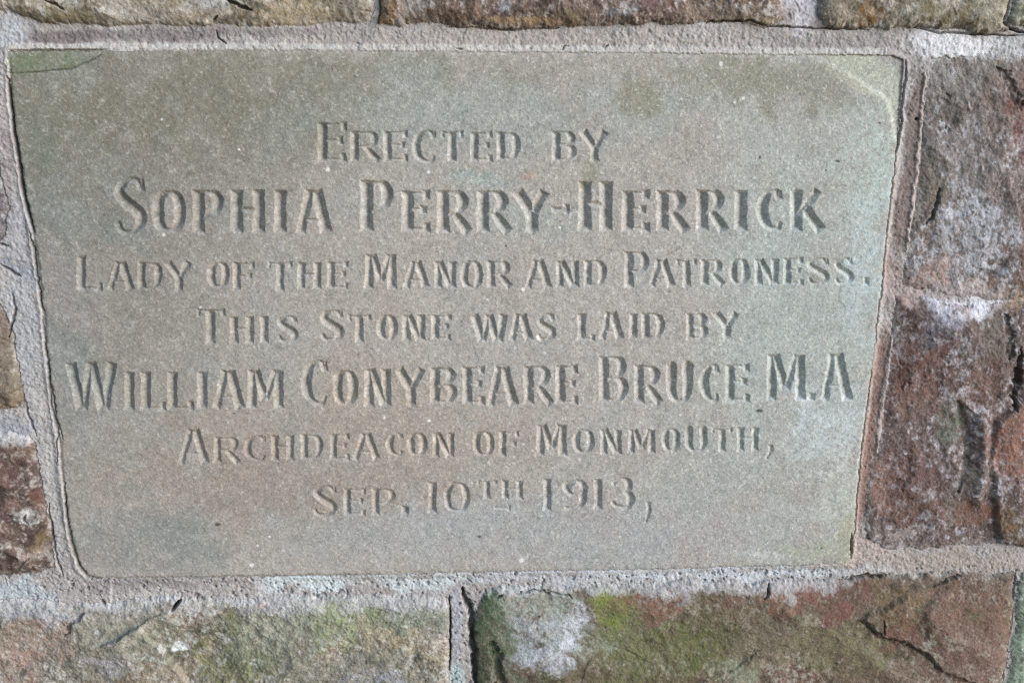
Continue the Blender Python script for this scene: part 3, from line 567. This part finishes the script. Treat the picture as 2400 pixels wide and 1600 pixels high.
# every letter where it stands: character, left, right, head, foot (photo points); W stem width
LINES = [
 (27, 23, [('carved_word', [('E',743,812,287,379,1),('R',820,893,308,378),('E',898,956,308,378),('C',965,1026,306,381),('T',1033,1086,308,379),('E',1101,1154,310,378),('D',1163,1221,310,376)]),
           ('carved_word', [('B',1293,1353,308,377),('Y',1357,1428,308,378)])]),
 (35, 33, [('carved_word', [('S',262,346,416,548,1),('O',355,437,446,545),('P',450,527,446,547),('H',539,622,445,546),('I',639,675,446,545),('A',692,780,445,546)]),
           ('carved_word', [('P',843,925,423,542,1),('E',940,1008,448,543),('R',1023,1105,447,545),('R',1117,1198,447,544),('Y',1200,1290,449,543)]),
           ('carved_hyphen', [('-',1291,1337,480,502)]),
           ('carved_word', [('H',1354,1437,425,541,1),('E',1456,1522,447,542),('R',1537,1614,447,541),('R',1630,1705,445,541),('I',1720,1752,446,540),('C',1770,1841,445,540),('K',1850,1933,446,542)])]),
 (25, 22, [('carved_word', [('L',178,240,600,680,1),('A',250,316,614,680),('D',321,382,614,678),('Y',383,452,614,680)]),
           ('carved_word', [('O',485,539,614,675),('F',545,596,615,680)]),
           ('carved_word', [('T',626,686,614,681),('H',696,754,615,677),('E',765,816,614,676)]),
           ('carved_word', [('M',854,930,597,677,1),('A',944,1008,613,674),('N',1016,1070,613,674),('O',1078,1133,611,676),('R',1140,1201,612,673)]),
           ('carved_word', [('A',1230,1295,610,676),('N',1302,1358,612,673),('D',1367,1423,610,671)]),
           ('carved_word', [('P',1462,1523,590,674,1),('A',1519,1584,609,671),('T',1584,1634,609,671),('R',1641,1699,608,668),('O',1708,1758,606,668),('N',1767,1826,607,667),('E',1835,1883,605,667),('S',1888,1946,604,666),('S',1952,2003,604,667)]),
           ('carved_full_stop', [('.',2022,2039,650,668)])]),
 (26, 23, [('carved_word', [('T',460,528,725,806,1),('H',538,596,742,805),('I',606,632,742,804),('S',646,700,740,801)]),
           ('carved_word', [('S',746,809,726,799,1),('T',815,870,738,802),('O',881,933,738,797),('N',942,998,738,798),('E',1010,1057,738,797)]),
           ('carved_word', [('W',1101,1192,738,800),('A',1191,1250,736,798),('S',1254,1305,736,798)]),
           ('carved_word', [('L',1352,1394,735,797),('A',1403,1463,732,795),('I',1472,1496,735,793),('D',1502,1559,734,794)]),
           ('carved_word', [('B',1606,1662,734,795),('Y',1669,1735,733,791)])]),
 (28, 27, [('carved_word', [('W',152,276,850,961,1),('I',287,319,872,962),('L',329,389,872,961),('L',391,454,871,960),('I',458,490,871,957),('A',497,575,869,957),('M',578,665,868,956)]),
           ('carved_word', [('C',704,774,845,948,1),('O',779,840,866,950),('N',852,918,865,952),('Y',924,1000,864,951),('B',1007,1074,862,946),('E',1082,1136,860,947),('A',1139,1216,860,950),('R',1226,1297,858,947),('E',1301,1354,857,946)]),
           ('carved_word', [('B',1402,1475,835,942,1),('R',1485,1553,856,945),('U',1560,1624,856,943),('C',1637,1692,854,941),('E',1698,1757,854,941)]),
           ('carved_word', [('M',1796,1888,831,938,1),('A',1922,1999,829,938,1)]),
           ('carved_full_stop', [('.',1891,1912,920,938)])]),
 (23, 20, [('carved_word', [('A',415,492,1006,1087,1),('R',500,564,1024,1084),('C',570,627,1021,1079),('H',635,690,1020,1079),('D',704,758,1018,1075),('E',772,819,1017,1076),('A',826,892,1016,1077),('C',903,948,1015,1067),('O',954,1002,1014,1068),('N',1012,1066,1014,1071)]),
           ('carved_word', [('O',1107,1159,1011,1068),('F',1168,1216,1011,1069)]),
           ('carved_word', [('M',1256,1329,996,1067,1),('O',1342,1394,1006,1063),('N',1406,1458,1007,1064),('M',1471,1536,1006,1062),('O',1550,1596,1004,1058),('U',1605,1658,1005,1058),('T',1667,1718,1003,1058),('H',1726,1779,1001,1057)]),
           ('carved_comma', [(',',1792,1814,1043,1074)])]),
 (23, 20, [('carved_word', [('S',730,792,1137,1209,1),('E',805,857,1145,1207),('P',871,928,1145,1206)]),
           ('carved_full_stop', [('.',938,961,1186,1205)]),
           ('carved_number', [('1',1001,1026,1129,1203,1),('0',1039,1102,1130,1199)]),
           ('carved_word', [('T',1118,1165,1126,1169),('H',1175,1226,1126,1169)]),
           ('carved_dash', [('-',1157,1199,1183,1197)]),
           ('carved_number', [('1',1269,1296,1122,1198,1),('9',1316,1376,1122,1195,1),('1',1388,1415,1122,1193,1),('3',1428,1488,1119,1191,1)]),
           ('carved_comma', [(',',1508,1528,1176,1224)])]),
]
CUT = np.zeros_like(X); LET = np.full((NY, NX), -1, np.int32)
LETTERS = []; WORDS = []
SLOPE = 0.72
wob = fbm(X, Y, 7, 3, 33) ; chip = fbm(X, Y, 3.5, 2, 36)
for li, (wb, ws, words) in enumerate(LINES):
    for wname, letters in words:
        WORDS.append(wname)
        for L in letters:
            ch, x0, x1, y0, y1 = L[:5]; big = len(L) > 5
            w = wb if big else ws
            if li == 6 and ch in 'TH': w = 18
            lid = len(LETTERS)
            nm = {'.': 'stop', ',': 'comma', '-': 'stroke'}.get(ch, 'carved_numeral' if ch in '0139' else ('carved_capital' if big else 'carved_letter'))
            LETTERS.append((nm, len(WORDS) - 1, ch))
            sl = window(x0, y0, x1, y1, w * .7 + 3)
            px = PX[sl] + wob[sl] * 2.2; py = PY[sl] + wob[sl] * 1.6 + chip[sl] * .6
            dep = np.zeros(px.shape, F32)
            for st_ in glyph(ch, x0, x1, y0, y1, w, slant=(li in (1, 4))):
                n = len(st_) - 1
                lens = [math.hypot(st_[i + 1][0] - st_[i][0], st_[i + 1][1] - st_[i][1]) for i in range(n)]
                closed = math.hypot(st_[0][0] - st_[-1][0], st_[0][1] - st_[-1][1]) < 1e-3
                for i in range(n):
                    a, b = st_[i], st_[i + 1]
                    if lens[i] < 1e-6: continue
                    d, t = seg_dist(px, py, a, b)
                    ww = (a[2] + (b[2] - a[2]) * t) * .5
                    v = ww - d
                    ux, uy = (b[0] - a[0]) / lens[i], (b[1] - a[1]) / lens[i]
                    al = (px - a[0]) * ux + (py - a[1]) * uy
                    if i == 0 and not closed: v = np.minimum(v, (al + 1.0) * 1.25)
                    if i == n - 1 and not closed: v = np.minimum(v, (lens[i] - al + 1.0) * 1.25)
                    dep = np.maximum(dep, v.astype(F32))
            up = dep > CUT[sl]
            CUT[sl][up] = dep[up]; LET[sl][up & (dep > 0.4)] = lid
cutmm = CUT * MM * SLOPE * (1 + 0.10 * wob)
Hh -= np.where(cutmm > 0, np.sqrt(cutmm ** 2 + 0.0) , 0)
# the cuts a little darker towards their bottoms
mix((sstep(5, 13, CUT) * 0.18).astype(F32), C(116, 118, 114))

COL = np.clip(COL, 0.008, 0.85)

# ------------------------------------------------------------------ materials
def make_mat(name, rough, bump, bscale, speck):
    m = bpy.data.materials.new(name); m.use_nodes = True; n = m.node_tree.nodes; lk = m.node_tree.links
    b = n['Principled BSDF']; b.inputs['Roughness'].default_value = rough; b.inputs['Specular IOR Level'].default_value = 0.25
    at = n.new('ShaderNodeAttribute'); at.attribute_name = 'mineral'
    geo = n.new('ShaderNodeNewGeometry')
    t1 = n.new('ShaderNodeTexNoise'); t1.inputs['Scale'].default_value = bscale; t1.inputs['Detail'].default_value = 3; t1.inputs['Roughness'].default_value = 0.7
    lk.new(geo.outputs['Position'], t1.inputs['Vector'])
    mr = n.new('ShaderNodeMapRange'); mr.inputs['From Min'].default_value = 0.3; mr.inputs['From Max'].default_value = 0.7
    mr.inputs['To Min'].default_value = 1 - speck; mr.inputs['To Max'].default_value = 1 + speck
    lk.new(t1.outputs['Fac'], mr.inputs['Value'])
    mul = n.new('ShaderNodeVectorMath'); mul.operation = 'SCALE'
    lk.new(at.outputs['Color'], mul.inputs[0]); lk.new(mr.outputs[0], mul.inputs['Scale'])
    lk.new(mul.outputs[0], b.inputs['Base Color'])
    bp = n.new('ShaderNodeBump'); bp.inputs['Strength'].default_value = bump; bp.inputs['Distance'].default_value = 0.001
    lk.new(t1.outputs['Fac'], bp.inputs['Height']); lk.new(bp.outputs[0], b.inputs['Normal'])
    return m
M_SLAB = make_mat('weathered_sandstone', 0.92, 0.35, 620, 0.16)
M_MORT = make_mat('lime_mortar', 0.95, 0.5, 480, 0.18)
M_ROCK = make_mat('rough_rubble_stone', 0.9, 0.8, 420, 0.24)

# ------------------------------------------------------------------ cut the relief into objects
# face labels
FL = LAB[:-1, :-1].copy()
FLET = LET[:-1, :-1].copy()
for dj, di in ((0, 1), (1, 0), (1, 1)):
    o = LET[dj:NY - 1 + dj, di:NX - 1 + di]; FLET = np.maximum(FLET, o)
FLET = np.where((CUT[:-1, :-1] + CUT[1:, 1:] + CUT[1:, :-1] + CUT[:-1, 1:]) > 0.8, FLET, -1)
FLET[FL != 1] = -1
WXm = (X / 1000).ravel(); WZm = (-Y / 1000).ravel(); WYm = (-Hh / 1000).ravel(); COLf = COL.reshape(-1, 3)

def build(name, fmask, mat, origin=(0, 0, 0), skirt=None, depth=0.09):
    fj, fi = np.nonzero(fmask)
    v0 = fj * NX + fi
    quads = np.stack([v0, v0 + NX, v0 + NX + 1, v0 + 1], 1)       # seen from -y
    used, inv = np.unique(quads.ravel(), return_inverse=True)
    co = np.stack([WXm[used], WYm[used], WZm[used]], 1).astype(F32)
    col = COLf[used]; faces = inv.reshape(-1, 4)
    if skirt is not None:                                         # the body of the stone behind its face
        sm = skirt; pad = np.zeros((NY + 1, NX + 1), bool); pad[1:NY, 1:NX] = sm
        ed = []
        j, i = np.nonzero(pad[1:NY, 1:NX] & ~pad[0:NY - 1, 1:NX]); ed.append(np.stack([j * NX + i, j * NX + i + 1], 1))
        j, i = np.nonzero(pad[1:NY, 1:NX] & ~pad[2:NY + 1, 1:NX]); ed.append(np.stack([(j + 1) * NX + i + 1, (j + 1) * NX + i], 1))
        j, i = np.nonzero(pad[1:NY, 1:NX] & ~pad[1:NY, 0:NX - 1]); ed.append(np.stack([(j + 1) * NX + i, j * NX + i], 1))
        j, i = np.nonzero(pad[1:NY, 1:NX] & ~pad[1:NY, 2:NX + 1]); ed.append(np.stack([j * NX + i + 1, (j + 1) * NX + i + 1], 1))
        ed = np.concatenate(ed)
        ev, einv = np.unique(ed.ravel(), return_inverse=True); einv = einv.reshape(-1, 2)
        front = np.searchsorted(used, ev)
        c0 = co.mean(0)
        back = co[front].copy(); back[:, 0] = c0[0] + (back[:, 0] - c0[0]) * 0.97; back[:, 2] = c0[2] + (back[:, 2] - c0[2]) * 0.97; back[:, 1] = depth
        nb = len(co); co = np.concatenate([co, back]); col = np.concatenate([col, col[front]])
        sk = np.stack([front[einv[:, 1]], front[einv[:, 0]], nb + einv[:, 0], nb + einv[:, 1]], 1)
        faces = np.concatenate([faces, sk])
    co = co - np.asarray(origin, F32)
    me = bpy.data.meshes.new(name); nv, nf = len(co), len(faces)
    me.vertices.add(nv); me.vertices.foreach_set('co', co.astype(F32).ravel())
    me.loops.add(nf * 4); me.loops.foreach_set('vertex_index', faces.astype(np.int32).ravel())
    me.polygons.add(nf); me.polygons.foreach_set('loop_start', np.arange(0, nf * 4, 4, dtype=np.int32))
    at = me.attributes.new('mineral', 'FLOAT_COLOR', 'POINT')
    at.data.foreach_set('color', np.concatenate([col, np.ones((nv, 1), F32)], 1).astype(F32).ravel())
    me.update(calc_edges=True); me.materials.append(mat)
    o = bpy.data.objects.new(name, me); S.collection.objects.link(o); o.location = origin
    return o

# mortar bed, with a solid core behind it
mort = build('mortar', FL == 0, M_MORT); mort['kind'] = 'structure'
mort['label'] = 'pale grey lime mortar in the joints round the stones'
core = bpy.data.meshes.new('wall_core')
x0_, x1_, z0_, z1_ = AX[0] / 1000, AX[-1] / 1000, -AY[-1] / 1000, -AY[0] / 1000
vs = [(x, y, z) for y in (0.095, 0.16) for z in (z0_, z1_) for x in (x0_, x1_)]
core.from_pydata(vs, [], [(0, 1, 3, 2), (5, 4, 6, 7), (4, 0, 2, 6), (1, 5, 7, 3), (2, 3, 7, 6), (4, 5, 1, 0)])
ca = core.attributes.new('mineral', 'FLOAT_COLOR', 'POINT'); ca.data.foreach_set('color', [0.25, 0.24, 0.23, 1.0] * 8)
core.materials.append(M_MORT); core.update()
coreo = bpy.data.objects.new('wall_core', core); S.collection.objects.link(coreo); coreo['kind'] = 'structure'

INFO = {
 'A': 'tan and grey rough stone above the left half of the inscribed stone',
 'B': 'brown purple rough stone above the middle of the inscribed stone',
 'D': 'olive stone with a rust brown spot, in the course above the inscribed stone',
 'E': 'small sliver of greenish stone behind the dark crack in the top corner',
 'F': 'grey stone crusted with white lichen, upper of the two beside the inscribed stone',
 'G': 'dark purple red stone with a deep fissure, lower of the two beside the inscribed stone',
 'H': 'long red brown stone with bright green moss, under the inscribed stone',
 'J': 'thin edge of a pale green stone in the bottom corner',
 'I': 'grey and pink rough stone with olive moss, under the left half of the inscribed stone',
 'M': 'dark red stone with a white chip, lowest of those left of the inscribed stone',
 'L': 'small brown stone between two mortar joints, left of the inscribed stone',
 'K': 'sliver of grey stone at the left edge, above the small brown stone',
}
for key, lab in STONE_ID.items():
    fm = FL == lab
    if not fm.any(): continue
    jj, ii = np.nonzero(fm); org = (float(AX[int(ii.mean())]) / 1000, 0.0, -float(AY[int(jj.mean())]) / 1000)
    o = build('wall_stone', fm, M_ROCK, org, skirt=fm)
    o['label'] = INFO[key]; o['category'] = 'stone'; o['group'] = 'rough stones of the wall'

bx, by = px2w(np.array([1092.]), np.array([1335.]))
BASE = (float(bx[0]) / 1000, 0.0, -float(by[0]) / 1000)
root = bpy.data.objects.new('inscribed_stone', None); S.collection.objects.link(root); root.location = BASE
root['label'] = 'smooth grey sandstone tablet with seven lines of carved capital lettering, set in the wall'; root['category'] = 'inscribed stone'
def adopt(o, par, origin):
    o.parent = par; o.location = Vector(o.location) - Vector(origin)
slab = build('stone_face', (FL == 1) & (FLET < 0), M_SLAB, BASE, skirt=(FL == 1)); adopt(slab, root, BASE)
wobj = {}
for lid, (nm, wi, ch) in enumerate(LETTERS):
    fm = FLET == lid
    if not fm.any(): continue
    jj, ii = np.nonzero(fm); c = (float(AX[int(ii.mean())]) / 1000, 0.0, -float(AY[int(jj.mean())]) / 1000)
    single = WORDS[wi] in ('carved_hyphen', 'carved_full_stop', 'carved_comma', 'carved_dash')
    # only the window of the grid that holds the letter is worth searching
    o = build(WORDS[wi] if single else nm, fm, M_SLAB, c)
    if single: adopt(o, root, BASE); continue
    if wi not in wobj:
        e = bpy.data.objects.new(WORDS[wi], None); S.collection.objects.link(e); e.parent = root
        e.location = Vector(c) - Vector(BASE); wobj[wi] = (e, c)
    e, ec = wobj[wi]; adopt(o, e, ec)
